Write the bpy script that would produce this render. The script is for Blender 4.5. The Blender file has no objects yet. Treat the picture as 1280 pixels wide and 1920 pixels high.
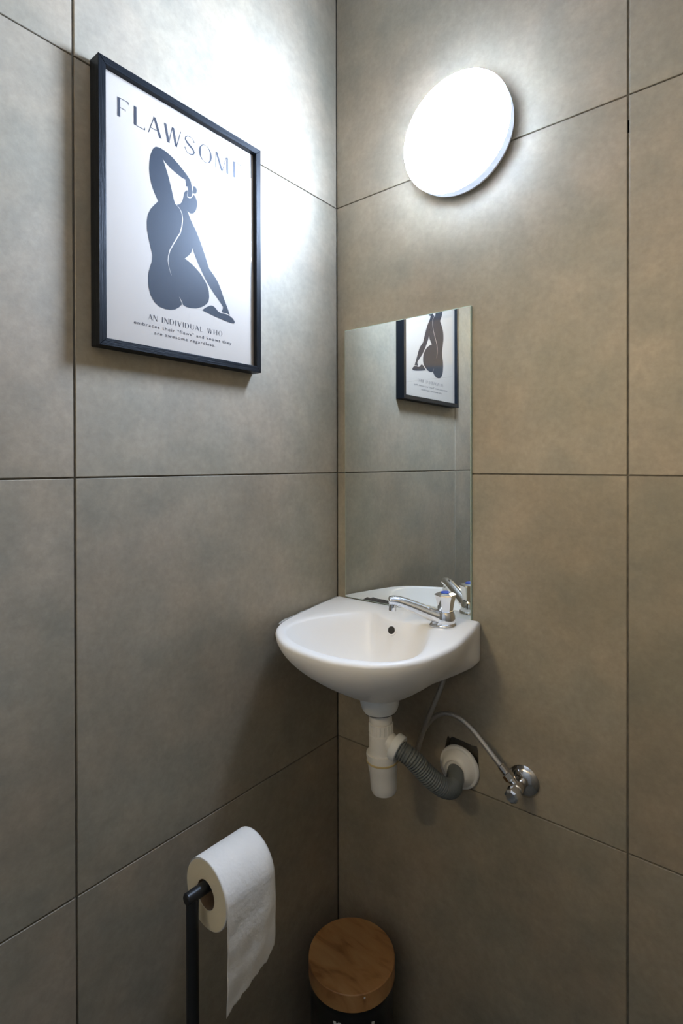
import bpy, bmesh, math, random
from mathutils import Vector, Matrix, geometry
from math import pi, sin, cos, radians, sqrt

scene = bpy.context.scene
COL = scene.collection
random.seed(7)

# ------------------------------------------------------------------ camera
cam_d = bpy.data.cameras.new('camera')
cam = bpy.data.objects.new('camera', cam_d)
COL.objects.link(cam)
cam.location = (0.77667, -0.94458, 1.21766)
cam_d.sensor_fit = 'VERTICAL'
cam_d.sensor_height = 36.0
cam_d.lens = 1005.9 / 1920.0 * 36.0
cam_d.shift_y = -(960.0 - 877.1) / 1920.0
cam_d.clip_start = 0.02
# pitch -0.30 deg, yaw 38.98 deg, roll -0.115 deg
cam.rotation_euler = (Matrix.Rotation(radians(38.981), 3, 'Z')
                      @ Matrix.Rotation(radians(90.0 - 0.3008), 3, 'X')
                      @ Matrix.Rotation(radians(-0.1148), 3, 'Z')).to_euler()
scene.camera = cam

# ------------------------------------------------------------------ world and exposure
world = bpy.data.worlds.new('world')
scene.world = world
world.use_nodes = True
world.node_tree.nodes['Background'].inputs[0].default_value = (1.0, 0.86, 0.66, 1)
world.node_tree.nodes['Background'].inputs[1].default_value = 0.05
scene.view_settings.view_transform = 'Standard'
scene.view_settings.look = 'None'
scene.view_settings.gamma = 1.0
scene.view_settings.use_curve_mapping = False
scene.view_settings.exposure = 1.66
LAMP_STRENGTH = 60.0          # cool white wall lamp
HALL_STRENGTH = 20.0          # warm hallway lantern beyond the partition
LAMP_COLOR = (0.555, 0.715, 1.0)
HALL_COLOR = (1.0, 0.82, 0.52)


# ------------------------------------------------------------------ materials
def new_mat(name):
    m = bpy.data.materials.new(name)
    m.use_nodes = True
    nt = m.node_tree
    return m, nt, nt.nodes['Principled BSDF']


def simple(name, col, rough=0.5, metal=0.0, spec=0.5, coat=0.0, bump=None, vary=0.0, vscale=20.0):
    m, nt, b = new_mat(name)
    b.inputs['Base Color'].default_value = (*col, 1)
    b.inputs['Roughness'].default_value = rough
    b.inputs['Metallic'].default_value = metal
    b.inputs['Specular IOR Level'].default_value = spec
    b.inputs['Coat Weight'].default_value = coat
    b.inputs['Coat Roughness'].default_value = 0.05
    tc = nt.nodes.new('ShaderNodeTexCoord')
    if vary > 0:
        n = nt.nodes.new('ShaderNodeTexNoise')
        n.inputs['Scale'].default_value = vscale
        n.inputs['Detail'].default_value = 5
        nt.links.new(tc.outputs['Object'], n.inputs['Vector'])
        r = nt.nodes.new('ShaderNodeValToRGB')
        r.color_ramp.elements[0].position = 0.3
        r.color_ramp.elements[1].position = 0.7
        r.color_ramp.elements[0].color = (*[c * (1 - vary) for c in col], 1)
        r.color_ramp.elements[1].color = (*[min(1, c * (1 + vary)) for c in col], 1)
        nt.links.new(n.outputs['Fac'], r.inputs['Fac'])
        nt.links.new(r.outputs['Color'], b.inputs['Base Color'])
    if bump:
        sc, st, dist = bump
        n = nt.nodes.new('ShaderNodeTexNoise')
        n.inputs['Scale'].default_value = sc
        n.inputs['Detail'].default_value = 4
        nt.links.new(tc.outputs['Object'], n.inputs['Vector'])
        bp = nt.nodes.new('ShaderNodeBump')
        bp.inputs['Strength'].default_value = st
        bp.inputs['Distance'].default_value = dist
        nt.links.new(n.outputs['Fac'], bp.inputs['Height'])
        nt.links.new(bp.outputs['Normal'], b.inputs['Normal'])
    return m


def tile_material():
    m, nt, b = new_mat('concrete_look_tile')
    L = nt.links.new
    tc = nt.nodes.new('ShaderNodeTexCoord')
    oi = nt.nodes.new('ShaderNodeObjectInfo')
    mul = nt.nodes.new('ShaderNodeMath'); mul.operation = 'MULTIPLY'; mul.inputs[1].default_value = 37.0
    L(oi.outputs['Random'], mul.inputs[0])
    add = nt.nodes.new('ShaderNodeVectorMath'); add.operation = 'ADD'
    L(tc.outputs['Object'], add.inputs[0]); L(mul.outputs[0], add.inputs[1])

    def noise(scale, detail, rough=0.55):
        n = nt.nodes.new('ShaderNodeTexNoise')
        n.inputs['Scale'].default_value = scale
        n.inputs['Detail'].default_value = detail
        n.inputs['Roughness'].default_value = rough
        L(add.outputs[0], n.inputs['Vector'])
        return n
    big, mid, fine = noise(3.2, 6, 0.6), noise(13, 6, 0.65), noise(95, 5, 0.7)
    ramp = nt.nodes.new('ShaderNodeValToRGB')
    e = ramp.color_ramp.elements
    e[0].position, e[1].position = 0.28, 0.74
    e[0].color = (0.286, 0.245, 0.184, 1)
    e[1].color = (0.388, 0.335, 0.263, 1)
    k = ramp.color_ramp.elements.new(0.5); k.color = (0.336, 0.289, 0.220, 1)
    L(big.outputs['Fac'], ramp.inputs['Fac'])
    r2 = nt.nodes.new('ShaderNodeValToRGB')
    r2.color_ramp.elements[0].position, r2.color_ramp.elements[1].position = 0.3, 0.72
    r2.color_ramp.elements[0].color = (0.86, 0.87, 0.88, 1)
    r2.color_ramp.elements[1].color = (1.13, 1.11, 1.08, 1)
    L(mid.outputs['Fac'], r2.inputs['Fac'])
    r3 = nt.nodes.new('ShaderNodeValToRGB')
    r3.color_ramp.elements[0].position, r3.color_ramp.elements[1].position = 0.3, 0.7
    r3.color_ramp.elements[0].color = (0.90, 0.90, 0.90, 1)
    r3.color_ramp.elements[1].color = (1.08, 1.08, 1.07, 1)
    L(fine.outputs['Fac'], r3.inputs['Fac'])

    def mix(a, c):
        n = nt.nodes.new('ShaderNodeMix'); n.data_type = 'RGBA'; n.blend_type = 'MULTIPLY'
        n.inputs['Factor'].default_value = 1.0
        L(a, n.inputs[6]); L(c, n.inputs[7])
        return n.outputs[2]
    # rusty and greenish-grey clouds in the glaze
    hue = noise(6.5, 3, 0.5)
    r4 = nt.nodes.new('ShaderNodeValToRGB')
    r4.color_ramp.elements[0].position, r4.color_ramp.elements[1].position = 0.33, 0.68
    r4.color_ramp.elements[0].color = (0.980, 1.0, 0.985, 1)
    r4.color_ramp.elements[1].color = (1.035, 0.985, 0.945, 1)
    L(hue.outputs['Fac'], r4.inputs['Fac'])
    L(mix(mix(mix(ramp.outputs['Color'], r2.outputs['Color']), r3.outputs['Color']), r4.outputs['Color']), b.inputs['Base Color'])
    rr = nt.nodes.new('ShaderNodeMapRange')
    rr.inputs['To Min'].default_value, rr.inputs['To Max'].default_value = 0.45, 0.57
    L(mid.outputs['Fac'], rr.inputs['Value']); L(rr.outputs[0], b.inputs['Roughness'])
    b.inputs['Specular IOR Level'].default_value = 0.38
    bp = nt.nodes.new('ShaderNodeBump')
    bp.inputs['Strength'].default_value = 0.12
    bp.inputs['Distance'].default_value = 0.0015
    L(fine.outputs['Fac'], bp.inputs['Height']); L(bp.outputs['Normal'], b.inputs['Normal'])
    return m


def wood_material():
    m, nt, b = new_mat('bamboo_wood')
    L = nt.links.new
    tc = nt.nodes.new('ShaderNodeTexCoord')
    mp = nt.nodes.new('ShaderNodeMapping')
    mp.inputs['Rotation'].default_value = (0, 0, radians(-36))
    mp.inputs['Scale'].default_value = (6, 22, 10)
    L(tc.outputs['Object'], mp.inputs['Vector'])
    n = nt.nodes.new('ShaderNodeTexNoise'); n.inputs['Scale'].default_value = 1.6; n.inputs['Detail'].default_value = 7
    n.inputs['Distortion'].default_value = 0.9
    L(mp.outputs[0], n.inputs['Vector'])
    r = nt.nodes.new('ShaderNodeValToRGB')
    r.color_ramp.elements[0].position, r.color_ramp.elements[1].position = 0.27, 0.75
    r.color_ramp.elements[0].color = (0.25, 0.095, 0.026, 1)
    r.color_ramp.elements[1].color = (0.58, 0.32, 0.13, 1)
    k = r.color_ramp.elements.new(0.48); k.color = (0.49, 0.235, 0.082, 1)
    L(n.outputs['Fac'], r.inputs['Fac']); L(r.outputs['Color'], b.inputs['Base Color'])
    b.inputs['Roughness'].default_value = 0.45
    return m


def black_oak():
    m, nt, b = new_mat('black_stained_oak')
    L = nt.links.new
    tc = nt.nodes.new('ShaderNodeTexCoord')
    mp = nt.nodes.new('ShaderNodeMapping'); mp.inputs['Scale'].default_value = (900, 900, 22)
    L(tc.outputs['Object'], mp.inputs['Vector'])
    n = nt.nodes.new('ShaderNodeTexNoise'); n.inputs['Scale'].default_value = 1.0; n.inputs['Detail'].default_value = 4
    L(mp.outputs[0], n.inputs['Vector'])
    r = nt.nodes.new('ShaderNodeValToRGB')
    r.color_ramp.elements[0].position, r.color_ramp.elements[1].position = 0.35, 0.7
    r.color_ramp.elements[0].color = (0.0035, 0.0045, 0.0062, 1)
    r.color_ramp.elements[1].color = (0.010, 0.0125, 0.0165, 1)
    L(n.outputs['Fac'], r.inputs['Fac']); L(r.outputs['Color'], b.inputs['Base Color'])
    b.inputs['Roughness'].default_value = 0.42
    b.inputs['Specular IOR Level'].default_value = 0.14
    bp = nt.nodes.new('ShaderNodeBump'); bp.inputs['Strength'].default_value = 0.6; bp.inputs['Distance'].default_value = 0.0008
    L(n.outputs['Fac'], bp.inputs['Height']); L(bp.outputs['Normal'], b.inputs['Normal'])
    return m


def pane_material():
    """thin picture glass: clear, with the reflection its Fresnel term gives"""
    m = bpy.data.materials.new('picture_glass'); m.use_nodes = True
    nt = m.node_tree
    nt.nodes.remove(nt.nodes['Principled BSDF'])
    out = nt.nodes['Material Output']
    t = nt.nodes.new('ShaderNodeBsdfTransparent'); t.inputs[0].default_value = (0.96, 0.97, 0.97, 1)
    g = nt.nodes.new('ShaderNodeBsdfGlossy'); g.inputs['Roughness'].default_value = 0.02
    lw = nt.nodes.new('ShaderNodeLayerWeight')
    pw = nt.nodes.new('ShaderNodeMath'); pw.operation = 'POWER'; pw.inputs[1].default_value = 5.0
    f = nt.nodes.new('ShaderNodeMath'); f.operation = 'MULTIPLY_ADD'
    f.inputs[1].default_value = 0.96; f.inputs[2].default_value = 0.042
    nt.links.new(lw.outputs['Facing'], pw.inputs[0]); nt.links.new(pw.outputs[0], f.inputs[0])
    mx = nt.nodes.new('ShaderNodeMixShader')
    nt.links.new(f.outputs[0], mx.inputs[0]); nt.links.new(t.outputs[0], mx.inputs[1]); nt.links.new(g.outputs[0], mx.inputs[2])
    # a faint hazy lobe: the glass is not freshly wiped
    hz = nt.nodes.new('ShaderNodeBsdfGlossy'); hz.inputs['Roughness'].default_value = 0.36
    hm = nt.nodes.new('ShaderNodeMixShader'); hm.inputs[0].default_value = 0.24
    nt.links.new(g.outputs[0], hm.inputs[1]); nt.links.new(hz.outputs[0], hm.inputs[2]); nt.links.new(hm.outputs[0], mx.inputs[2])
    nt.links.new(mx.outputs[0], out.inputs[0])
    return m


def emitter(name, col, strength):
    m, nt, b = new_mat(name)
    b.inputs['Base Color'].default_value = (0.9, 0.9, 0.9, 1)
    b.inputs['Emission Color'].default_value = (*col, 1)
    b.inputs['Emission Strength'].default_value = strength
    return m


M = dict(
    tile=tile_material(),
    grout=simple('grey_grout', (0.165, 0.145, 0.112), 0.9, vary=0.25, vscale=60, bump=(300, 0.3, 0.001)),
    plaster=simple('white_plaster', (0.80, 0.79, 0.76), 0.85, bump=(120, 0.1, 0.001)),
    hall_paint=simple('warm_hall_paint', (0.66, 0.56, 0.40), 0.8),
    floor=simple('floor_tile', (0.15, 0.14, 0.115), 0.5, vary=0.15, vscale=8),
    ceramic=simple('white_ceramic', (0.93, 0.89, 0.835), 0.36),
    chrome=simple('chrome', (0.80, 0.80, 0.81), 0.06, metal=1.0, bump=(40, 0.03, 0.001)),
    rough_chrome=simple('worn_chrome', (0.62, 0.59, 0.56), 0.12, metal=1.0, bump=(60, 0.05, 0.001)),
    braid=simple('steel_braid', (0.52, 0.49, 0.45), 0.38, metal=0.85, bump=(900, 0.8, 0.001)),
    blue=simple('blue_plastic', (0.05, 0.12, 0.62), 0.3),
    plastic=simple('white_plastic', (0.80, 0.77, 0.71), 0.33),
    plastic_new=simple('clean_white_plastic', (0.80, 0.80, 0.77), 0.35),
    yellow_seal=simple('yellowed_seal', (0.62, 0.47, 0.22), 0.5),
    rubber=simple('dark_rubber', (0.03, 0.03, 0.028), 0.6),
    hose=simple('grey_hose', (0.145, 0.155, 0.145), 0.42),
    oak=black_oak(),
    black=simple('black_powder_coat', (0.010, 0.010, 0.011), 0.38),
    bin_black=simple('black_bin_metal', (0.008, 0.008, 0.009), 0.30),
    white_print=simple('white_print', (0.75, 0.74, 0.70), 0.6),
    wood=wood_material(),
    paper=simple('tissue_paper', (0.93, 0.87, 0.785), 0.95, spec=0.1, bump=(150, 0.5, 0.0016), vary=0.02, vscale=40),
    paper_end=simple('tissue_roll_end', (0.93, 0.79, 0.54), 0.95, spec=0.1, bump=(500, 0.3, 0.001)),
    core=simple('brown_cardboard', (0.30, 0.20, 0.12), 0.9),
    poster=simple('poster_paper', (0.66, 0.55, 0.465), 0.8, spec=0.2),
    ink=simple('charcoal_ink', (0.022, 0.029, 0.045), 0.7, spec=0.2),  # charcoal, with the blue haze of the lamp put into the colour
    ink_text=simple('grey_ink', (0.05, 0.05, 0.065), 0.7, spec=0.2),
    pane=pane_material(),
    board=simple('fibre_board', (0.20, 0.14, 0.09), 0.9),
    silver=simple('mirror_silver', (0.86, 0.885, 0.85), 0.008, metal=1.0),
    mirror_edge=simple('mirror_glass_edge', (0.48, 0.60, 0.50), 0.15),
    desilver=simple('desilvered_mirror', (0.06, 0.058, 0.055), 0.35, vary=0.5, vscale=90),
    sealant=simple('grey_sealant', (0.42, 0.41, 0.38), 0.5, vary=0.3, vscale=80),
    lamp_face=emitter('lit_opal_diffuser', LAMP_COLOR, LAMP_STRENGTH),
    lamp_rim=simple('white_lamp_housing', (0.80, 0.80, 0.82), 0.4),
    hall_lamp=emitter('lit_hall_lamp', HALL_COLOR, HALL_STRENGTH),
    door_paint=simple('grey_door_paint', (0.50, 0.47, 0.42), 0.5),
    void=simple('dark_cavity', (0.045, 0.038, 0.03), 0.95, vary=0.4, vscale=120),
    lamp_skirt=emitter('glowing_lamp_skirt', LAMP_COLOR, 0.24),
)


# ------------------------------------------------------------------ helpers
def link(name, me, mat, parent=None, smooth=False):
    o = bpy.data.objects.new(name, me)
    COL.objects.link(o)
    if mat is not None and not me.materials:
        me.materials.append(mat)
    if smooth:
        for p in me.polygons:
            p.use_smooth = True
    if parent is not None:
        o.parent = parent
    return o


def mesh(name, verts, faces):
    me = bpy.data.meshes.new(name)
    me.from_pydata([tuple(v) for v in verts], [], faces)
    me.validate()
    bm = bmesh.new(); bm.from_mesh(me)
    bmesh.ops.recalc_face_normals(bm, faces=bm.faces)
    bm.to_mesh(me); bm.free()
    return me


def auto_smooth(o, ang=40):
    me = o.data
    for p in me.polygons:
        p.use_smooth = True
    bm = bmesh.new(); bm.from_mesh(me)
    for e in bm.edges:
        if len(e.link_faces) == 2 and e.calc_face_angle(0) > radians(ang):
            e.smooth = False
    bm.to_mesh(me); bm.free()
    return o


def box_me(name, lo, hi, bevel=0.0, seg=2):
    bm = bmesh.new()
    r = bmesh.ops.create_cube(bm, size=1.0)
    c = [(a + b) / 2 for a, b in zip(lo, hi)]
    s = [b - a for a, b in zip(lo, hi)]
    for v in bm.verts:
        v.co = Vector((c[0] + v.co.x * s[0], c[1] + v.co.y * s[1], c[2] + v.co.z * s[2]))
    if bevel:
        bmesh.ops.bevel(bm, geom=list(bm.edges), offset=bevel, segments=seg, affect='EDGES', profile=0.5)
    me = bpy.data.meshes.new(name)
    bm.to_mesh(me); bm.free()
    return me


def box(name, lo, hi, mat, parent=None, bevel=0.0):
    return link(name, box_me(name, lo, hi, bevel), mat, parent)


def frame_of(d):
    d = Vector(d).normalized()
    up = Vector((0, 0, 1)) if abs(d.z) < 0.9 else Vector((1, 0, 0))
    a = d.cross(up).normalized()
    b = d.cross(a).normalized()
    return d, a, b


def lathe(name, prof, org, axis, mat, parent=None, n=48, ang=35, facets=None):
    """prof: (radius, distance along axis); org: start point; the surface is closed at both ends"""
    d, a, b = frame_of(axis)
    org = Vector(org)
    k = facets or n
    V, F = [], []
    for r, h in prof:
        for i in range(k):
            t = 2 * pi * i / k
            V.append(org + d * h + (a * cos(t) + b * sin(t)) * max(r, 1e-5))
    for j in range(len(prof) - 1):
        for i in range(k):
            F.append((j * k + i, j * k + (i + 1) % k, (j + 1) * k + (i + 1) % k, (j + 1) * k + i))
    F.append(tuple(range(k)))
    F.append(tuple((len(prof) - 1) * k + i for i in range(k)))
    return auto_smooth(link(name, mesh(name, V, F), mat, parent), ang)


def catmull(P, sub=10):
    P = [Vector(p) for p in P]
    Q = [P[0] * 2 - P[1]] + P + [P[-1] * 2 - P[-2]]
    out = []
    for i in range(1, len(Q) - 2):
        for s in range(sub):
            t = s / sub
            a, b, c, d = Q[i - 1], Q[i], Q[i + 1], Q[i + 2]
            out.append(0.5 * ((2 * b) + (c - a) * t + (2 * a - 5 * b + 4 * c - d) * t * t + (3 * b - a - 3 * c + d) * t ** 3))
    out.append(P[-1])
    return out


def resample(P, step):
    out = [P[0]]
    acc = 0.0
    for a, b in zip(P, P[1:]):
        seg = (b - a).length
        if seg == 0:
            continue
        pos = step - acc
        while pos <= seg:
            out.append(a.lerp(b, pos / seg))
            pos += step
        acc = (acc + seg) % step
    return out


def tube(name, path, rad, mat, parent=None, n=20, ang=60, squash=None):
    """rad: number or function(fraction along, distance) -> radius"""
    path = [Vector(p) for p in path]
    T = []
    for i in range(len(path)):
        T.append((path[min(i + 1, len(path) - 1)] - path[max(i - 1, 0)]).normalized())
    d, a, b = frame_of(T[0])
    V, F = [], []
    dist = 0
    tot = sum((q - p).length for p, q in zip(path, path[1:]))
    for i, p in enumerate(path):
        if i:
            dist += (p - path[i - 1]).length
            a = (a - T[i] * a.dot(T[i])).normalized()
            b = T[i].cross(a).normalized()
        r = rad(dist / tot, dist) if callable(rad) else rad
        for k in range(n):
            t = 2 * pi * k / n
            V.append(p + a * (r * cos(t)) + b * (r * sin(t)))
    m = len(path)
    for j in range(m - 1):
        for k in range(n):
            F.append((j * n + k, j * n + (k + 1) % n, (j + 1) * n + (k + 1) % n, (j + 1) * n + k))
    F.append(tuple(range(n)))
    F.append(tuple((m - 1) * n + k for k in range(n)))
    return auto_smooth(link(name, mesh(name, V, F), mat, parent), ang)


def thing(name, label, cat, loc=(0, 0, 0)):
    o = bpy.data.objects.new(name, None)
    COL.objects.link(o)
    o.empty_display_size = 0.05
    o.location = loc
    o['label'] = label
    o['category'] = cat
    return o


def keep_world(root):
    """children were built in world coordinates: move their data into the root's space"""
    def walk(o, off):
        for c in o.children:
            if c.data is not None and c.type == 'MESH':
                c.data.transform(Matrix.Translation(-off))
            walk(c, off)
    walk(root, Vector(root.location))


def structure(o, label=None):
    o['kind'] = 'structure'
    if label:
        o['label'] = label
    return o


def boolean_cut(target, cutters):
    """carve real cavities out of a mesh and throw the cutters away"""
    for c in cutters:
        md = target.modifiers.new('cut', 'BOOLEAN')
        md.operation = 'DIFFERENCE'; md.object = c; md.solver = 'EXACT'
    dg = bpy.context.evaluated_depsgraph_get()
    dg.update()
    me = bpy.data.meshes.new_from_object(target.evaluated_get(dg))
    target.modifiers.clear()
    target.data = me
    for c in cutters:
        bpy.data.objects.remove(c, do_unlink=True)


# ------------------------------------------------------------------ the room
X1, Y1, ZC = 1.06, -1.50, 2.40         # right wall, rear wall, ceiling
TT = 0.003                              # how far a tile stands proud of its grout
ROWS = [(0.0, 0.6), (0.6, 1.2), (1.2, 1.8), (1.8, 2.4)]
JH, JV = 0.0024, 0.0032                 # joint widths

wall_left = structure(box('wall_left', (-0.10, Y1 - 0.1, 0), (-TT, 0.10, ZC), M['grout']), 'left wall of large grey-brown concrete-look tiles')
wall_back = structure(box('wall_back', (-TT, TT, 0), (X1 + 0.1, 0.10, ZC), M['grout']), 'back wall of large grey-brown concrete-look tiles behind basin')
wall_right = structure(box('wall_right', (X1 + TT, Y1 - 0.1, 0), (X1 + 0.1, TT, ZC), M['grout']), 'tiled right wall beside the camera')
floor = structure(box('floor', (-0.1, Y1 - 1.7, -0.08), (X1 + 0.9, 0.1, 0.0), M['floor']), 'dark tiled floor')
ceiling = structure(box('ceiling', (-0.1, Y1 - 0.1, ZC), (X1 + 0.1, 0.1, ZC + 0.08), M['plaster']), 'white plaster ceiling')


def tile_me(w, h):
    """w along local x, h along local z, face at y = 0 looking to -y, softened front edges"""
    c = 0.0007
    V = [(-w / 2, TT, -h / 2), (w / 2, TT, -h / 2), (w / 2, TT, h / 2), (-w / 2, TT, h / 2),
         (-w / 2, c, -h / 2), (w / 2, c, -h / 2), (w / 2, c, h / 2), (-w / 2, c, h / 2),
         (-w / 2 + c, 0, -h / 2 + c), (w / 2 - c, 0, -h / 2 + c), (w / 2 - c, 0, h / 2 - c), (-w / 2 + c, 0, h / 2 - c)]
    F = [(0, 1, 2, 3), (8, 9, 10, 11)]
    for i in range(4):
        j = (i + 1) % 4
        F += [(i, j, 4 + j, 4 + i), (4 + i, 4 + j, 8 + j, 8 + i)]
    return mesh('tile', V, F)


_cache = {}


def lay_tiles(wall, cols, place):
    out = []
    for a, b in cols:
        for z0, z1 in ROWS:
            w, h = (b - a) - JV, (z1 - z0) - JH
            key = (round(w, 4), round(h, 4))
            if key not in _cache:
                _cache[key] = tile_me(w, h)
            o = link('tile', _cache[key], M['tile'], wall)
            loc, rz = place((a + b) / 2)
            o.location = (loc[0], loc[1], (z0 + z1) / 2)
            o.rotation_euler = (0, 0, rz)
            out.append((a, z0, o))
    return out


# left wall: local x runs along +y, face looks to +x
lay_tiles(wall_left, [(-1.189, -0.589), (-1.60, -1.189)], lambda c: ((random.uniform(-.0004, 0.0002), c, 0), pi / 2))
lay_tiles(wall_left, [(-0.589, -0.0)], lambda c: ((0, c, 0), pi / 2))
back_tiles = lay_tiles(wall_back, [(-0.0005, 0.595), (0.595, X1)], lambda c: ((c, 0.0, 0), 0))
lay_tiles(wall_right, [(-0.6, 0.0), (-1.2, -0.6), (-1.60, -1.2)], lambda c: ((X1, c, 0), -pi / 2))

# broken-out hole in the back wall above the waste connection, and a gap of lost grout
hole_tile = [o for a, z0, o in back_tiles if a < 0.1 and abs(z0 - 0.6) < 0.01][0]
hole_tile.data = hole_tile.data.copy()
HOLE = [(0.268, 0.615), (0.272, 0.662), (0.2755, 0.681), (0.2790, 0.688), (0.2830, 0.6835), (0.2880, 0.6885), (0.300, 0.6880),
        (0.312, 0.6870), (0.322, 0.6858), (0.330, 0.6842), (0.334, 0.6855), (0.3395, 0.6862), (0.3425, 0.676), (0.3430, 0.640), (0.330, 0.612)]


def hole_cutter(y0, y1):
    n = len(HOLE)
    V = [(x, y0, z) for x, z in HOLE] + [(x, y1, z) for x, z in HOLE]
    F = [tuple(range(n)), tuple(range(n, 2 * n))] + [(i, (i + 1) % n, n + (i + 1) % n, n + i) for i in range(n)]
    return link('cutter', mesh('cutter', V, F), M['void'])


boolean_cut(hole_tile, [hole_cutter(-0.01, 0.022)])
gap = box('cutter', (0.592, -0.01, 1.742), (0.598, 0.02, 1.762), M['void'])
boolean_cut(wall_back, [hole_cutter(-0.01, 0.022), gap])

# rear wall with its closed door and an open transom above it to the warm hallway behind the photographer
DX0, DX1, DZ = 0.22, 0.94, 1.66
ZP = 1.72
me = bpy.data.meshes.new('wall_rear')
bm = bmesh.new()
for lo, hi in (((0.0, Y1 - 0.05, 0), (DX0, Y1, ZP)), ((DX1, Y1 - 0.05, 0), (X1, Y1, ZP)), ((DX0, Y1 - 0.05, DZ), (DX1, Y1, ZP)), ((0.0, Y1 - 0.05, 1.97), (X1, Y1, ZC))):  # unseen top strip set low to keep hallway light off the upper back wall
    t = box_me('t', lo, hi); bm.from_mesh(t); bpy.data.meshes.remove(t)
bm.to_mesh(me); bm.free()
structure(link('wall_rear', me, M['door_paint']), 'grey rear wall behind the camera with an open transom above the door')
door = structure(box('door_1', (DX0 + 0.003, Y1 - 0.045, 0.01), (DX1 - 0.003, Y1 - 0.007, DZ - 0.003), M['door_paint'], bevel=0.002), 'closed grey door behind the camera')
lathe('door_handle', [(0.009, 0.0), (0.009, 0.035), (0.024, 0.037), (0.026, 0.050), (0.018, 0.058), (0.0, 0.060)], (DX1 - 0.07, Y1 - 0.007, 1.0), (0, 1, 0), M['chrome'], door, n=32)
structure(box('wall_hall_far', (-0.7, Y1 - 1.60, 0), (X1 + 0.9, Y1 - 1.50, 2.5), M['hall_paint']), 'warm painted hallway wall')
structure(box('wall_hall_left', (-0.7, Y1 - 1.50, 0), (-0.6, Y1 - 0.1, 2.5), M['hall_paint']), 'hallway side wall')
structure(box('wall_hall_right', (X1 + 0.8, Y1 - 1.50, 0), (X1 + 0.9, Y1 - 0.1, 2.5), M['hall_paint']), 'hallway side wall')
structure(box('ceiling_hall', (-0.7, Y1 - 1.60, 2.5), (X1 + 0.9, Y1 - 0.0, 2.58), M['plaster']), 'hallway ceiling')
structure(box('floor_hall', (-0.7, Y1 - 1.60, -0.08), (-0.1, Y1 - 0.1, 0.0), M['floor']), 'hallway floor')
HP = Vector((0.02, Y1 - 0.62, 2.08))
HR = 0.20
hl = thing('hallway_pendant_lamp', 'warm round paper lantern hanging in the hallway behind the door', 'lamp', HP)
lathe('lantern_shade', [(HR * cos(radians(a)), HR * sin(radians(a))) for a in range(-84, 85, 8)], HP, (0, 0, 1), M['hall_lamp'], hl, n=40)
lathe('cord', [(0.003, HR), (0.003, 0.44)], HP, (0, 0, 1), M['black'], hl, n=10)
keep_world(hl)


# ------------------------------------------------------------------ wall lamp
LC = Vector((0.311, 0, 1.8345))
lamp = thing('wall_lamp', 'lit round white disc lamp mounted high on the back wall', 'lamp', LC)
lathe('housing', [(0.098, 0.0), (0.1015, 0.002), (0.1030, 0.0075), (0.1030, 0.0100), (0.060, 0.0100)], LC, (0, -1, 0), M['lamp_rim'], lamp, n=96)
lathe('diffuser_skirt', [(0.1030, 0.0101), (0.1055, 0.0125), (0.1072, 0.020), (0.1078, 0.0335), (0.1000, 0.0335)], LC, (0, -1, 0), M['lamp_skirt'], lamp, n=96)
lathe('diffuser', [(0.1068, 0.0336), (0.1078, 0.0355), (0.1068, 0.0385), (0.1035, 0.0412), (0.097, 0.0435), (0.080, 0.0465), (0.05, 0.0490), (0.02, 0.0500), (0.0, 0.0502)],
      LC, (0, -1, 0), M['lamp_face'], lamp, n=96)
keep_world(lamp)

# ------------------------------------------------------------------ mirror
mir = thing('wall_mirror', 'frameless rectangular mirror on the back wall above the basin', 'mirror', (0.178, 0, 0.9225))
box('glass_sheet', (0.0265, -0.0052, 0.9225), (0.3305, 0.0, 1.5175), M['mirror_edge'], mir, bevel=0.0006)
box('mirror_face', (0.0278, -0.0058, 0.9238), (0.3292, -0.0053, 1.5162), M['silver'], mir)
V = [(0.066, 0.9245), (0.078, 0.9250), (0.088, 0.9310), (0.096, 0.9300), (0.104, 0.9330), (0.116, 0.9318), (0.130, 0.9322), (0.146, 0.9312), (0.158, 0.9316), (0.166, 0.9285), (0.158, 0.9242), (0.110, 0.9240)]
n_ = len(V)
me = mesh('desilvered_patch', [(x, -0.0061, z) for x, z in V] + [(x, -0.0058, z) for x, z in V],
          [tuple(range(n_)), tuple(range(n_, 2 * n_))] + [(i, (i + 1) % n_, n_ + (i + 1) % n_, n_ + i) for i in range(n_)])
o = link('desilvered_patch', me, M['desilver'], mir)
o['label'] = 'dark desilvered streak along the bottom edge'
keep_world(mir)


# ------------------------------------------------------------------ framed poster
FY0, FY1, FZ0, FZ1, FD = -0.5650, -0.2546, 1.3910, 1.8076, 0.0250
LIP = 0.0112
PX = 0.0160            # print surface
fr = thing('framed_poster', 'black wooden framed FLAWSOME poster with a seated figure on left wall', 'picture', (0, (FY0 + FY1) / 2, FZ0))


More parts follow.
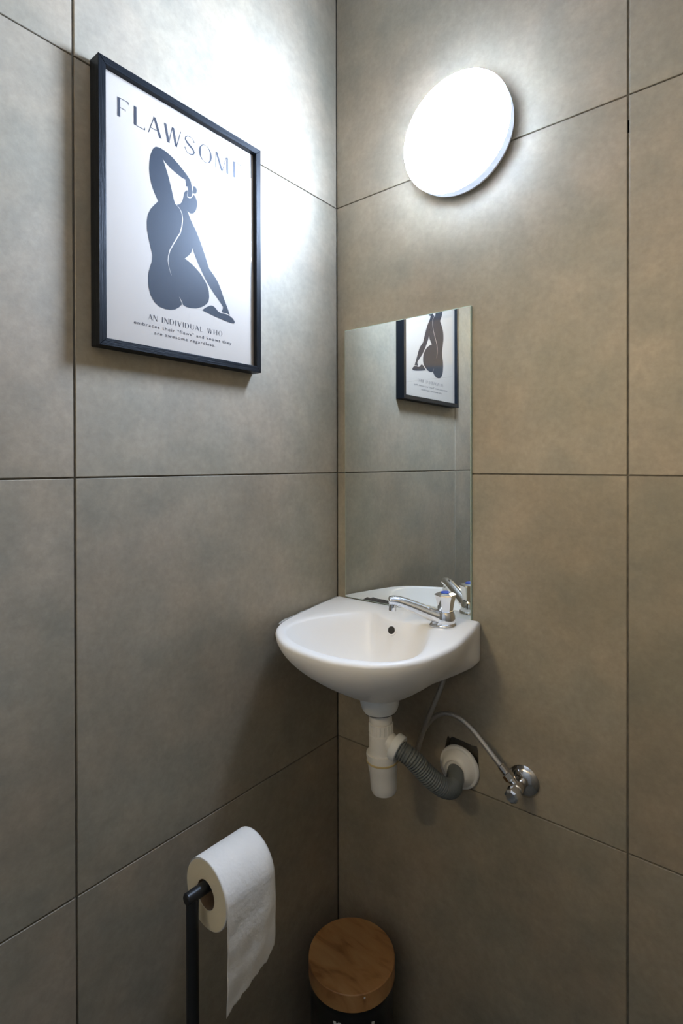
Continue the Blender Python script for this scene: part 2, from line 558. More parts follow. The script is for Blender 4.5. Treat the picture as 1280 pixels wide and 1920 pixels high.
def rail(p0, p1, q0, q1, zax):
    """mitred frame rail: outer edge p0-p1, inner edge q0-q1 in (y, z); grain along the rail"""
    V = [(x, y, z) for x in (0.0005, FD) for (y, z) in (p0, p1, q1, q0)]
    F = [(0, 1, 2, 3), (4, 5, 6, 7)] + [(i, (i + 1) % 4, 4 + (i + 1) % 4, 4 + i) for i in range(4)]
    me = mesh('frame_rail', V, F)
    bm = bmesh.new(); bm.from_mesh(me)
    bmesh.ops.bevel(bm, geom=list(bm.edges), offset=0.0005, segments=1, affect='EDGES')
    c = Vector((0, (p0[0] + p1[0]) / 2, (p0[1] + p1[1]) / 2))
    bmesh.ops.translate(bm, verts=bm.verts, vec=-c)
    R = Matrix.Identity(4) if zax else Matrix.Rotation(pi / 2, 4, 'X')
    bmesh.ops.transform(bm, matrix=R.inverted(), verts=bm.verts)
    bm.to_mesh(me); bm.free()
    o = link('frame_rail', me, M['oak'], fr)
    o.matrix_local = Matrix.Translation(c - Vector(fr.location)) @ R
    return o


A0, A1, A2, A3 = (FY0, FZ0), (FY1, FZ0), (FY1, FZ1), (FY0, FZ1)
B0, B1, B2, B3 = (FY0 + LIP, FZ0 + LIP), (FY1 - LIP, FZ0 + LIP), (FY1 - LIP, FZ1 - LIP), (FY0 + LIP, FZ1 - LIP)
rail(A0, A1, B0, B1, False); rail(A1, A2, B1, B2, True); rail(A2, A3, B2, B3, False); rail(A3, A0, B3, B0, True)
off = Vector(fr.location)


def rel(o):
    o.data.transform(Matrix.Translation(-off))
    return o


rel(box('backing_board', (0.003, FY0 + LIP, FZ0 + LIP), (0.0128, FY1 - LIP, FZ1 - LIP), M['board'], fr))
poster = rel(box('poster_sheet', (0.013, FY0 + LIP, FZ0 + LIP), (PX, FY1 - LIP, FZ1 - LIP), M['poster'], fr))
poster['label'] = 'off-white poster print'
rel(box('glass_pane', (PX + 0.0012, FY0 + LIP, FZ0 + LIP), (PX + 0.0016, FY1 - LIP, FZ1 - LIP), M['pane'], fr))

# printed figure, outlines in millimetres (y, z)
ARM = [(-464.3, 1635.9), (-467.5, 1641.0), (-472.3, 1649.0), (-476.4, 1658.5), (-479.0, 1669.8), (-480.1, 1680.4), (-479.6, 1691.7), (-477.5, 1703.7), (-473.4, 1714.3), (-468.5, 1720.2), (-460.8, 1721.9), (-450.8, 1720.7), (-439.3, 1717.0), (-427.4, 1710.6), (-415.4, 1702.8), (-407.7, 1696.9), (-403.1, 1690.9), (-401.8, 1684.8), (-399.7, 1675.0), (-401.9, 1667.3), (-405.5, 1664.6), (-409.1, 1665.0), (-409.4, 1668.6), (-408.6, 1676.8), (-410.1, 1681.4), (-412.4, 1679.9), (-413.1, 1685.4), (-413.9, 1691.0), (-420.0, 1691.1), (-430.5, 1693.9), (-442.3, 1697.8), (-452.4, 1703.6), (-457.3, 1708.4), (-452.4, 1698.6), (-446.7, 1684.5), (-440.9, 1666.5), (-436.6, 1650.3), (-433.7, 1643.1), (-442.5, 1636.5), (-456.9, 1631.2)]
TOR = [(-464.3, 1635.9), (-471.0, 1627.8), (-477.9, 1618.4), (-482.7, 1608.0), (-484.5, 1596.3), (-484.2, 1584.2), (-482.8, 1577.8), (-480.2, 1566.4), (-476.8, 1553.8), (-475.2, 1546.9), (-475.8, 1538.1), (-479.0, 1528.5), (-481.7, 1519.1), (-482.7, 1508.9), (-481.8, 1495.6), (-478.5, 1484.1), (-471.6, 1474.6), (-463.3, 1469.6), (-453.3, 1468.1), (-443.2, 1468.7), (-434.4, 1471.5), (-426.9, 1476.6), (-422.4, 1482.2), (-418.6, 1482.4), (-413.2, 1480.4), (-405.5, 1480.2), (-392.9, 1482.4), (-381.6, 1487.6), (-373.4, 1493.5), (-368.4, 1499.5), (-366.7, 1507.4), (-367.5, 1518.1), (-370.8, 1526.8), (-376.5, 1534.8), (-384.6, 1543.3), (-394.2, 1550.0), (-403.6, 1555.3), (-411.4, 1558.3), (-416.0, 1559.5), (-408.2, 1567.1), (-402.7, 1574.0), (-400.7, 1582.0), (-395.7, 1570.9), (-389.4, 1559.4), (-381.3, 1546.9), (-373.2, 1535.6), (-365.0, 1525.5), (-356.6, 1516.7), (-348.1, 1509.1), (-341.2, 1502.4), (-336.9, 1497.8), (-337.8, 1493.4), (-340.4, 1488.6), (-336.0, 1487.5), (-329.0, 1488.3), (-321.8, 1486.3), (-325.4, 1494.7), (-330.7, 1504.8), (-335.9, 1514.8), (-341.1, 1526.1), (-346.3, 1535.9), (-351.4, 1542.8), (-358.1, 1549.3), (-366.5, 1556.5), (-369.8, 1563.7), (-374.7, 1575.9), (-381.2, 1590.1), (-387.6, 1602.8), (-394.7, 1615.1), (-398.6, 1619.8), (-404.9, 1629.5), (-410.3, 1640.0), (-414.1, 1643.2), (-421.7, 1646.9), (-424.7, 1646.0), (-430.7, 1642.9), (-433.7, 1643.1)]
HEAD = [(-410.3, 1640.0), (-404.8, 1638.1), (-398.6, 1640.3), (-393.8, 1646.7), (-390.9, 1655.8), (-391.3, 1663.6), (-394.5, 1669.8), (-398.1, 1671.9), (-400.0, 1667.6), (-403.2, 1664.2), (-407.1, 1662.7), (-410.6, 1663.1), (-410.6, 1668.1), (-409.6, 1674.4), (-412.4, 1673.3), (-415.5, 1669.5), (-416.7, 1665.7), (-418.6, 1657.2), (-420.9, 1651.1), (-424.7, 1646.0), (-421.7, 1644.3), (-414.1, 1643.2)]
BUN = [(-398.7, 1686.0), (-396.0, 1686.8), (-392.8, 1685.0), (-391.3, 1681.7), (-392.4, 1676.6), (-395.3, 1674.5), (-398.4, 1674.2), (-398.7, 1680.7)]
FOOT = [(-381.6, 1482.2), (-373.4, 1488.8), (-365.1, 1493.8), (-360.0, 1495.0), (-355.0, 1493.0), (-348.2, 1487.6), (-341.3, 1485.6), (-330.8, 1486.5), (-321.9, 1484.9), (-314.7, 1481.5), (-310.5, 1476.6), (-312.0, 1473.5), (-318.3, 1472.9), (-330.8, 1473.8), (-356.7, 1477.4), (-373.4, 1480.6)]
SPINE = [(-432.2, 1642.7), (-424.7, 1638.0), (-421.0, 1631.6), (-419.8, 1622.9), (-421.1, 1612.0), (-424.9, 1597.8), (-427.9, 1593.5), (-436.9, 1577.7), (-444.3, 1563.9), (-446.9, 1554.2), (-447.5, 1546.3), (-445.9, 1536.7), (-441.5, 1525.1)]
CLEFT = [(-426.5, 1493.6), (-424.6, 1490.1), (-421.6, 1485.0), (-420.6, 1480.7)]


def flat(name, polys, mat, x=PX + 0.0003, step=0.0):
    """printed shapes: polygons given in millimetres (y, z)"""
    V, F = [], []
    for n_p, P in enumerate(polys):
        base = len(V)
        pts = [Vector((x + n_p * step, a / 1000, b / 1000)) for a, b in P]
        V += pts
        for t in geometry.tessellate_polygon([[Vector((p.y, p.z, 0)) for p in pts]]):
            F.append(tuple(base + i for i in t))
    me = bpy.data.meshes.new(name)
    me.from_pydata([tuple(v) for v in V], [], F)
    me.validate()
    bm = bmesh.new(); bm.from_mesh(me)
    for f in bm.faces:
        f.normal_update()
        if f.normal.x < 0:
            f.normal_flip()
    bm.to_mesh(me); bm.free()
    return rel(link(name, me, mat, poster))


def ribbon(P, w):
    """a line of varying width as one polygon"""
    P = [Vector((a, b)) for a, b in P]
    Lp, Rp = [], []
    for i, p in enumerate(P):
        t = (P[min(i + 1, len(P) - 1)] - P[max(i - 1, 0)]).normalized()
        nrm = Vector((-t.y, t.x))
        ww = w(i / (len(P) - 1)) / 2
        Lp.append(tuple(p + nrm * ww)); Rp.append(tuple(p - nrm * ww))
    return Lp + Rp[::-1]


flat('figure_print', [TOR, ARM, HEAD, BUN, FOOT], M['ink'], step=0.00002)['label'] = 'dark seated figure seen from behind'
flat('figure_line', [ribbon(SPINE, lambda t: 0.4 + 1.5 * sin(pi * min(1, max(0, t)) ** 0.9)), ribbon(CLEFT, lambda t: 0.3 + 1.6 * t)], M['poster'], PX + 0.0006)


# high-contrast capitals: unit cap height, thick stems and hairlines
def S(x0, y0, x1, y1, w):        # sheared bar with horizontal ends
    return [(x0 - w / 2, y0), (x0 + w / 2, y0), (x1 + w / 2, y1), (x1 - w / 2, y1)]


TH, HA = 0.15, 0.034


def hbar(x0, x1, y):
    return [(x0, y - HA / 2), (x1, y - HA / 2), (x1, y + HA / 2), (x0, y + HA / 2)]


def tri(x, y, dy, w=0.05):
    return [(x - w, y), (x, y), (x, y + dy)]


def arc(cx, cy, rx, ry, a0, a1, wmax, wmin, n=28):
    L, R = [], []
    for i in range(n + 1):
        t = radians(a0 + (a1 - a0) * i / n)
        w = wmin + (wmax - wmin) * abs(cos(t)) ** 1.6
        L.append((cx + (rx) * cos(t), cy + ry * sin(t)))
        R.append((cx + (rx - w) * cos(t), cy + (ry - wmin * 0.9) * sin(t)))
    return L + R[::-1]


def glyph(ch, w):
    if ch == 'F': return [S(.07, 0, .07, 1, TH), hbar(.14, w, .99), tri(w, .98, -.16), hbar(.14, w * .72, .5), tri(w * .72, .43, .14, .03)]
    if ch == 'L': return [S(.07, 0, .07, 1, TH), hbar(.14, w, .01), tri(w, .02, .16)]
    if ch == 'E': return [S(.07, 0, .07, 1, TH), hbar(.14, w, .99), tri(w, .98, -.14), hbar(.14, w * .72, .5), hbar(.14, w, .01), tri(w, .02, .14)]
    if ch == 'A': return [S(w - .07, 0, w * .46, 1, TH), S(.02, 0, w * .43, .96, HA * 1.3), hbar(w * .17, w * .66, .32)]
    if ch == 'V': return [S(w * .52, 0, .07, 1, TH), S(w * .56, .04, w - .02, 1, HA * 1.3)]
    if ch == 'W': return [S(.28, 0, .07, 1, TH), S(.31, .04, .52, .96, HA * 1.3), S(.78, 0, .57, 1, TH), S(.81, .04, w - .02, 1, HA * 1.3)]
    if ch == 'M': return [S(.02, 0, .03, 1, HA * 1.4), S(.50, 0, .08, 1, TH), S(.53, .04, w - .16, .96, HA * 1.3), S(w - .07, 0, w - .07, 1, TH * .95)]
    if ch == 'N': return [S(.02, 0, .02, 1, HA * 1.4), S(w - .09, 0, .09, 1, TH), S(w - .02, 0, w - .02, 1, HA * 1.4)]
    if ch == 'I': return [S(.07, 0, .07, 1, TH)]
    if ch == 'H': return [S(.07, 0, .07, 1, TH), S(w - .07, 0, w - .07, 1, TH), hbar(.14, w - .14, .5)]
    if ch == 'D': return [S(.07, 0, .07, 1, TH)] + [arc(w * .42, .5, w * .58, .5, -90, 90, TH, HA)] + [hbar(.14, w * .44, .99), hbar(.14, w * .44, .01)]
    if ch == 'U': return [S(.07, .3, .07, 1, TH), S(w - .02, .3, w - .02, 1, HA * 1.4), arc(w / 2, .31, w / 2, .31, 180, 360, TH * .8, HA)]
    if ch == 'O': return [arc(w / 2, .5, w / 2, .52, 90, 270, TH * .95, HA), arc(w / 2, .5, w / 2, .52, -90, 90, TH * .95, HA)]
    if ch == 'S':
        pts = [(w * .93, .78), (w * .84, .93), (w * .58, 1.01), (w * .30, .98), (w * .12, .87), (w * .10, .72), (w * .26, .59), (w * .55, .47), (w * .82, .35),
               (w * .93, .21), (w * .82, .07), (w * .52, -.01), (w * .24, .03), (w * .08, .17), (w * .04, .28)]
        return [ribbon(pts, lambda t: .022 + .115 * math.exp(-((t - .5) / .22) ** 2) + .05 * (t > .97) + .05 * (t < .03))]
    return []


def word(name, letters, z0, cap, mat):
    polys = []
    for ch, y0, w in letters:
        for P in glyph(ch, w / cap):
            polys.append([(y0 + x * cap, z0 + y * cap) for x, y in P])
    return flat(name, polys, mat)


word('title_print', [('F', -531.6, 17.5), ('L', -505.3, 18.5), ('A', -481.5, 23.5), ('W', -453.5, 31.5), ('S', -415.5, 20.5), ('O', -387.0, 26.8),
                     ('M', -352.5, 28.0), ('E', -313.0, 17.5)], 1737.0, 28.4, M['ink_text'])['label'] = 'FLAWSOME title lettering'
CAPW = dict(A=7.2, N=7.0, I=1.2, D=7.4, V=7.2, U=6.8, L=5.2, W=10.0, H=7.0, O=8.0)


def run(text, y, y_end):
    """letters of a caption line spread to end at y_end"""
    nat = sum(CAPW[c] if c != ' ' else 4.0 for c in text)
    gap_ = (y_end - y - nat) / (len(text) - 1)
    out = []
    for c in text:
        if c == ' ':
            y += 4.0 + gap_
            continue
        out.append((c, y, CAPW[c])); y += CAPW[c] + gap_
    return out


word('caption_print', run('AN', -482.3, -466.5) + run('INDIVIDUAL', -458.3, -380.0) + run('WHO', -370.2, -339.0), 1445.3, 8.6, M['ink_text'])


def small_text(body, y0, y1, z, size):
    cu = bpy.data.curves.new('caption_line', 'FONT')
    cu.body = body; cu.size = size; cu.space_character = 1.18; cu.fill_mode = 'FRONT'
    cu.offset = 0.0
    tmp = bpy.data.objects.new('tmp', cu); COL.objects.link(tmp)
    dg = bpy.context.evaluated_depsgraph_get(); dg.update()
    me = bpy.data.meshes.new_from_object(tmp.evaluated_get(dg))
    bpy.data.objects.remove(tmp, do_unlink=True)
    xs = [v.co.x for v in me.vertices]
    k = (y1 - y0) / (max(xs) - min(xs)); x0 = min(xs)
    for v in me.vertices:
        v.co = Vector((PX + 0.0003, y0 + (v.co.x - x0) * k, z + v.co.y))
    me.materials.clear()
    return rel(link('caption_line', me, M['ink_text'], poster))


small_text('embraces their "flaws" and knows they', -0.5068, -0.3185, 1.4340, 0.0072)
small_text('are awesome regardless.', -0.4722, -0.3545, 1.4240, 0.0072)

# ------------------------------------------------------------------ corner basin
BAS = thing('hand_basin', 'small white ceramic hand basin hung in the corner under the mirror', 'sink', (0.19, -0.14, 0.785))


def zdeck(x, y):
    return 0.9205 + 0.013 * x + 0.05 * y


OUT = [(0.0035, -0.0015), (0.0050, -0.060), (0.0100, -0.120), (0.0180, -0.180), (0.0270, -0.2110), (0.0440, -0.2380), (0.0770, -0.2660),
       (0.1150, -0.2860), (0.1600, -0.2960), (0.2000, -0.2990), (0.2330, -0.2975), (0.2680, -0.2885), (0.2990, -0.2750), (0.3300, -0.2480), (0.3520, -0.2100),
       (0.3625, -0.1650), (0.3650, -0.1250), (0.3590, -0.0710), (0.3465, -0.0015)]
INN = [(0.0580, -0.2150), (0.0530, -0.1850), (0.0600, -0.1520), (0.0780, -0.1150), (0.1050, -0.0790), (0.1300, -0.0600), (0.1500, -0.0600), (0.1680, -0.0690), (0.1900, -0.0770),
       (0.2150, -0.0780), (0.2430, -0.0730), (0.2680, -0.0760), (0.2850, -0.0860), (0.2960, -0.1030), (0.3120, -0.1400), (0.3270, -0.1800), (0.3310, -0.2100), (0.3240, -0.2330),
       (0.3000, -0.2560), (0.2600, -0.2720), (0.2100, -0.2790), (0.1600, -0.2760), (0.1150, -0.2640), (0.0800, -0.2440)]
CEN = Vector((0.200, -0.155))
DR = Vector((0.210, -0.135))


def smooth_closed(P, corners, sub=8):
    """catmull-rom round a closed outline; listed point indices keep a sharp corner"""
    n = len(P); out = []
    for i in range(n):
        p0, p1, p2, p3 = P[i - 1], P[i], P[(i + 1) % n], P[(i + 2) % n]
        if i in corners: p0 = p1
        if (i + 1) % n in corners: p3 = p2
        if i in corners and (i + 1) % n in corners:
            out.append(p1); continue
        a, b, c, d = map(Vector, (p0, p1, p2, p3))
        for s in range(sub):
            t = s / sub
            out.append(tuple(0.5 * ((2 * b) + (c - a) * t + (2 * a - 5 * b + 4 * c - d) * t * t + (3 * b - a - 3 * c + d) * t ** 3)))
    return out


def polar(P, ang):
    d = Vector((cos(ang), sin(ang)))
    best = None
    n = len(P)
    for i in range(n):
        a, b = Vector(P[i]) - CEN, Vector(P[(i + 1) % n]) - CEN
        e = b - a
        den = d.x * e.y - d.y * e.x
        if abs(den) < 1e-12: continue
        t = (a.x * e.y - a.y * e.x) / den
        s = (a.x * d.y - a.y * d.x) / den
        if t > 0 and -1e-9 <= s <= 1 + 1e-9:
            best = t if best is None else max(best, t)
    return CEN + d * best


OUTs = smooth_closed(OUT, {0, len(OUT) - 1})
INNs = smooth_closed(INN, set())
NB = 160
angs = sorted([2 * pi * i / NB for i in range(NB)] + [math.atan2(OUT[k][1] - CEN.y, OUT[k][0] - CEN.x) % (2 * pi) for k in (0, -1)])
NB = len(angs)
O2 = [polar(OUTs, a) for a in angs]
I2 = [polar(INNs, a) for a in angs]


def sstep(a, b, x):
    t = min(1, max(0, (x - a) / (b - a)))
    return t * t * (3 - 2 * t)


loops = []
IS = [sum((I2[(i + k) % NB] for k in range(-13, 14)), Vector((0, 0))) / 27 for i in range(NB)]     # eased opening for the depth of the bowl
DRAIN_IN = Vector((0.205, -0.150))
ZB = 0.812
# bowl from the drain upwards
for k in range(15):
    u = k / 14.0                      # 0 at drain, 1 at opening
    L = []
    for a, q, qs in zip(angs, I2, IS):
        c = DRAIN_IN + Vector((cos(a), sin(a))) * 0.021
        s = u
        p = c.lerp(qs.lerp(q, u ** 3), s)
        zt = zdeck(q.x, q.y) - 0.0045
        steep = 3.2
        z = ZB + (zt - ZB) * (0.05 * u + 0.95 * u ** steep)
        L.append(Vector((p.x, p.y, z)))
    loops.append(L)


def shrink(o_, i_, d):
    v = (CEN - o_)
    return o_ + v.normalized() * min(d, (o_ - i_).length * 0.45)


for f_, dz in ((0.06, 0.0018), (0.16, 0.0004), (0.30, 0.0)):
    loops.append([Vector((*(i_.lerp(o_, f_)), 0)) + Vector((0, 0, zdeck(*i_.lerp(o_, f_)) - dz)) for o_, i_ in zip(O2, I2)])
for d, dz in ((0.0075, 0.0), (0.0040, 0.0008), (0.0014, 0.0030), (0.0, 0.0070)):
    L = []
    for o_, i_ in zip(O2, I2):
        p = shrink(o_, i_, d)
        L.append(Vector((p.x, p.y, zdeck(o_.x, o_.y) - dz)))
    loops.append(L)
NU = 18
ZU = 0.795
for k in range(1, NU + 1):
    t = k / NU
    L = []
    for a, o_ in zip(angs, O2):
        z0 = zdeck(o_.x, o_.y) - 0.0070
        H = z0 - ZU
        wb = max(sstep(-0.15, -0.01, o_.y) * sstep(0.20, 0.33, o_.x), sstep(-0.03, -0.006, o_.y), sstep(0.03, 0.012, o_.x) * sstep(-0.20, -0.10, o_.y))
        df = 1 - (1 - t) ** 1.5
        sf = max(0.0, 1 - df ** 1.7) ** 0.9
        d1 = (0.040 + 0.028 * sstep(-0.07, -0.012, o_.y)) / H
        if t < 0.4:
            sb, db = 1.0, d1 * t / 0.4
        else:
            u = (t - 0.4) / 0.6
            sb, db = (1 - u) ** 0.9, d1 + (1 - d1) * (u ** 0.8)
        s, dd = sf + (sb - sf) * wb, df + (db - df) * wb
        c = DR + Vector((cos(a), sin(a))) * 0.036
        p = c.lerp(o_, s)
        L.append(Vector((p.x, p.y, z0 - H * dd)))
    loops.append(L)
V, F = [], []
for L in loops:
    V += L
for j in range(len(loops) - 1):
    for i in range(NB):
        F.append((j * NB + i, j * NB + (i + 1) % NB, (j + 1) * NB + (i + 1) % NB, (j + 1) * NB + i))
F.append(tuple(range(NB)))
F.append(tuple((len(loops) - 1) * NB + i for i in range(NB)))
basin = auto_smooth(link('basin_body', mesh('basin_body', V, F), M['ceramic'], BAS), 60)
# drain grid at the bottom of the bowl
lathe('drain_ring', [(0.0, 0.0), (0.008, 0.0), (0.010, 0.001), (0.019, 0.0015), (0.021, 0.0005), (0.021, -0.002)], (DRAIN_IN.x, DRAIN_IN.y, ZB + 0.0005), (0, 0, 1), M['chrome'], BAS)
# overflow ring and dark disc low on the back of the bowl
OVD = Vector((0.10, -0.93, 0.36)).normalized()
OVP = Vector((0.2020, -0.0820, 0.8990))
ov = lathe('overflow_ring', [(0.0074, -0.004), (0.0074, 0.0012), (0.0082, 0.0017), (0.0098, 0.0008), (0.0106, -0.003)], OVP, OVD, M['ceramic'], BAS, n=32)
lathe('overflow_dark_disc', [(0.0, 0.0002), (0.0073, 0.0002), (0.0073, 0.0010), (0.0, 0.0010)], OVP, OVD, M['void'], BAS, n=32)  # solid disc, the shade inside the overflow put into its dark colour
# sealant bead along the left wall
tube('sealant_bead', resample(catmull([(0.0026, -0.004, 0.9165), (0.0040, -0.06, 0.9130), (0.0060, -0.12, 0.9085), (0.0085, -0.18, 0.9040), (0.0095, -0.196, 0.9000)], 12), 0.004),
     lambda f, d: 0.0027 + 0.0007 * sin(d * 190) * sin(d * 77 + 1), M['sealant'], BAS, n=10)
keep_world(BAS)


# ------------------------------------------------------------------ basin tap
TB = Vector((0.3035, -0.0560, 0.9210))
tap = thing('basin_tap', 'chrome pillar tap with faceted handle and blue button on the basin corner', 'tap', TB)
SD = Vector((0.2185 - TB.x, -0.1130 - TB.y, 0)).normalized()     # spout direction
SP = Vector((-SD.y, SD.x, 0))
# teardrop foot flange
V, F = [], []
NF = 40
for h, g in ((0.0, 1.0), (0.0022, 1.0), (0.0055, 0.86), (0.0080, 0.70)):
    for i in range(NF):
        t = 2 * pi * i / NF
        c, s = cos(t), sin(t)
        rr = 0.0205 * g
        lx = rr * c * (1.0 if c < 0 else 1.45)
        ly = rr * s * (1.0 - 0.25 * max(0, c))
        p = TB + SD * lx + SP * ly
        V.append((p.x, p.y, zdeck(p.x, p.y) + h + 0.0005))
for j in range(3):
    for i in range(NF):
        F.append((j * NF + i, j * NF + (i + 1) % NF, (j + 1) * NF + (i + 1) % NF, (j + 1) * NF + i))
F += [tuple(range(NF)), tuple(3 * NF + i for i in range(NF))]
auto_smooth(link('foot_flange', mesh('foot_flange', V, F), M['chrome'], tap), 50)
lathe('tap_body', [(0.0165, 0.004), (0.0182, 0.008), (0.0186, 0.013), (0.0176, 0.019), (0.0160, 0.0235), (0.0148, 0.0265), (0.0, 0.0268)], TB, (0, 0, 1), M['chrome'], tap)
hd = lathe('handle', [(0.0128, 0.0268), (0.0138, 0.0285), (0.0142, 0.032), (0.0152, 0.040), (0.0180, 0.0505), (0.0200, 0.0565), (0.0192, 0.0585), (0.0120, 0.0612), (0.0, 0.0615)], TB, (0, 0, 1), M['chrome'], tap, facets=6, ang=12)
lathe('cold_button', [(0.0085, 0.0608), (0.0085, 0.0620), (0.0070, 0.0630), (0.0, 0.0632)], TB, (0, 0, 1), M['blue'], hd, n=32)
# spout rising to a downturned outlet
path = catmull([TB + SD * 0.006 + Vector((0, 0, 0.0135)), TB + SD * 0.030 + Vector((0, 0, 0.0225)), TB + SD * 0.055 + Vector((0, 0, 0.0325)), TB + SD * 0.080 + Vector((0, 0, 0.0415)),
                TB + SD * 0.094 + Vector((0, 0, 0.0445)), TB + SD * 0.1045 + Vector((0, 0, 0.0440))], 8)


def spout_me(path):
    """elliptical section, wide and deep at the root, slim at the tip"""
    V, F, n = [], [], 24
    m = len(path)
    for i, p in enumerate(path):
        f = i / (m - 1)
        tg = (path[min(i + 1, m - 1)] - path[max(i - 1, 0)]).normalized()
        up = SP.cross(tg).normalized()
        if up.z < 0: up = -up
        w = 0.0135 * (1 - f) + 0.0092 * f
        h = 0.0135 * (1 - f) ** 1.3 + 0.0082 * (1 - (1 - f) ** 1.3)
        if f > 0.93:
            q = (f - 0.93) / 0.07
            w *= sqrt(max(0.15, 1 - 0.75 * q * q)); h *= sqrt(max(0.15, 1 - 0.6 * q * q))
        for k in range(n):
            t = 2 * pi * k / n
            V.append(p + SP * (w * cos(t)) + up * (h * sin(t)))
    for j in range(m - 1):
        for k in range(n):
            F.append((j * n + k, j * n + (k + 1) % n, (j + 1) * n + (k + 1) % n, (j + 1) * n + k))
    F += [tuple(range(n)), tuple((m - 1) * n + k for k in range(n))]
    return mesh('spout', V, F)


sp = auto_smooth(link('spout', spout_me(path), M['chrome'], tap), 60)
tip = TB + SD * 0.0955 + Vector((0, 0, 0.0430))
lathe('outlet', [(0.0068, 0.0), (0.0070, 0.010), (0.0078, 0.0105), (0.0078, 0.0170), (0.0068, 0.0178), (0.0, 0.0178)], tip, (SD.x * 0.10, SD.y * 0.10, -1), M['chrome'], sp, n=28)
keep_world(tap)

# ------------------------------------------------------------------ waste trap under the basin
TX, TY = 0.2100, -0.1350
trap = thing('bottle_trap', 'cream plastic bottle trap with grey corrugated hose under the basin', 'drain pipe', (TX, TY, 0.61))


def tl(name, prof, mat):
    return lathe(name, [(r, 0.797 - z) for r, z in prof], (TX, TY, 0.797), (0.037, 0.030, -1), mat, trap, n=56)


tl('waste_flange', [(0.0350, 0.7965), (0.0362, 0.7860), (0.0355, 0.7800), (0.0330, 0.7715), (0.0300, 0.7665), (0.0, 0.7665)], M['plastic_new'])
tl('rubber_gasket', [(0.0290, 0.7664), (0.0290, 0.7646), (0.0, 0.7646)], M['rubber'])
tl('tailpiece', [(0.0212, 0.7645), (0.0212, 0.7470), (0.0195, 0.7465), (0.0195, 0.7450), (0.0, 0.7450)], M['plastic'])
sl = tl('slip_nut', [(0.0200, 0.7449), (0.0216, 0.7440), (0.0216, 0.7265), (0.0222, 0.7240), (0.0, 0.7240)], M['plastic'])
for k in range(18):      # grip ribs on the slip nut
    a = 2 * pi * k / 18
    p = Vector((TX + 0.0023 + 0.0215 * cos(a), TY + 0.0018 + 0.0215 * sin(a), 0))
    lathe('grip_rib', [(0.0012, 0.7270), (0.0012, 0.7435)], p, (0, 0, 1), M['plastic'], sl, n=8)
tl('trap_body', [(0.0228, 0.7239), (0.0232, 0.7210), (0.0236, 0.7000), (0.0240, 0.6850), (0.0255, 0.6790), (0.0, 0.6790)], M['plastic'])
tl('cup_seal', [(0.0270, 0.6775), (0.0296, 0.6768), (0.0300, 0.6752), (0.0294, 0.6736), (0.0270, 0.6730)], M['yellow_seal'])
tl('trap_cup', [(0.0268, 0.6900), (0.0290, 0.6900), (0.0296, 0.6860), (0.0284, 0.6740), (0.0268, 0.6640), (0.0262, 0.6570), (0.0252, 0.6550), (0.0246, 0.6340), (0.0238, 0.6220), (0.0217, 0.6165), (0.0170, 0.6140), (0.0, 0.6135)], M['plastic'])
OD = Vector((0.93, 0.10, -0.36)).normalized()
OP = Vector((TX + 0.003, TY + 0.002, 0.7190))
lathe('outlet_stub', [(0.0165, 0.010), (0.0165, 0.030)], OP, OD, M['plastic'], trap, n=40)
lathe('outlet_nut', [(0.0185, 0.0265), (0.0228, 0.0272), (0.0240, 0.0290), (0.0240, 0.0395), (0.0228, 0.0415), (0.0165, 0.0418)], OP, OD, M['plastic_new'], trap, n=48)
hp = catmull([OP + OD * 0.030, OP + OD * 0.046, OP + OD * 0.066 + Vector((0, 0.004, -0.004)), Vector((0.2970, -0.1060, 0.6620)), Vector((0.3120, -0.0830, 0.6380)), Vector((0.3170, -0.0580, 0.6260)),
              Vector((0.3115, -0.0360, 0.6270)), Vector((0.3055, -0.0170, 0.6330)), Vector((0.3040, 0.0, 0.6350))], 14)
hp = resample(hp, 0.0008)


def hose_r(f, d):
    if f < 0.74:
        return 0.0150 + 0.0026 * (0.5 + 0.5 * sin(2 * pi * d / 0.0044)) ** 0.6
    return 0.0168


tube('corrugated_hose', hp, hose_r, M['hose'], trap, n=36, ang=75)
RC = (0.3045, 0.0, 0.6365)
lathe('wall_rosette', [(0.0400, 0.0003), (0.0408, 0.0025), (0.0396, 0.0065), (0.0375, 0.0080), (0.0350, 0.0085), (0.0320, 0.0120), (0.0280, 0.0190), (0.0240, 0.0232), (0.0205, 0.0240), (0.0174, 0.0200)], RC, (0, -1, 0), M['plastic'], trap, n=64)
keep_world(trap)

# ------------------------------------------------------------------ supply hose and angle valve
VC = Vector((0.4290, 0.0, 0.6545))
val = thing('angle_valve', 'chrome angle valve with round rosette low on the back wall', 'valve', VC)
lathe('rosette', [(0.0275, 0.0002), (0.0280, 0.0018), (0.0262, 0.0042), (0.0215, 0.0078), (0.0150, 0.0105), (0.0115, 0.0112)], VC, (0, -1, 0), M['rough_chrome'], val, n=56)
lathe('valve_body', [(0.0085, 0.004), (0.0085, 0.018), (0.0105, 0.0195), (0.0105, 0.038), (0.0090, 0.0395), (0.0075, 0.040)], VC, (0, -1, 0), M['rough_chrome'], val, n=36)
lathe('valve_knob', [(0.0070, 0.0385), (0.0070, 0.0425), (0.0105, 0.0430), (0.0128, 0.0455), (0.0132, 0.0560), (0.0118, 0.0600), (0.0085, 0.0622), (0.0, 0.0628)], VC, (0, -1, 0), M['chrome'], val, facets=8, ang=20)
UD = Vector((-0.72, -0.05, 0.69)).normalized()
UP = VC + Vector((0, -0.0285, 0))
lathe('outlet_arm', [(0.0070, 0.004), (0.0070, 0.0135), (0.0078, 0.014), (0.0078, 0.0165)], UP, UD, M['rough_chrome'], val, n=28)
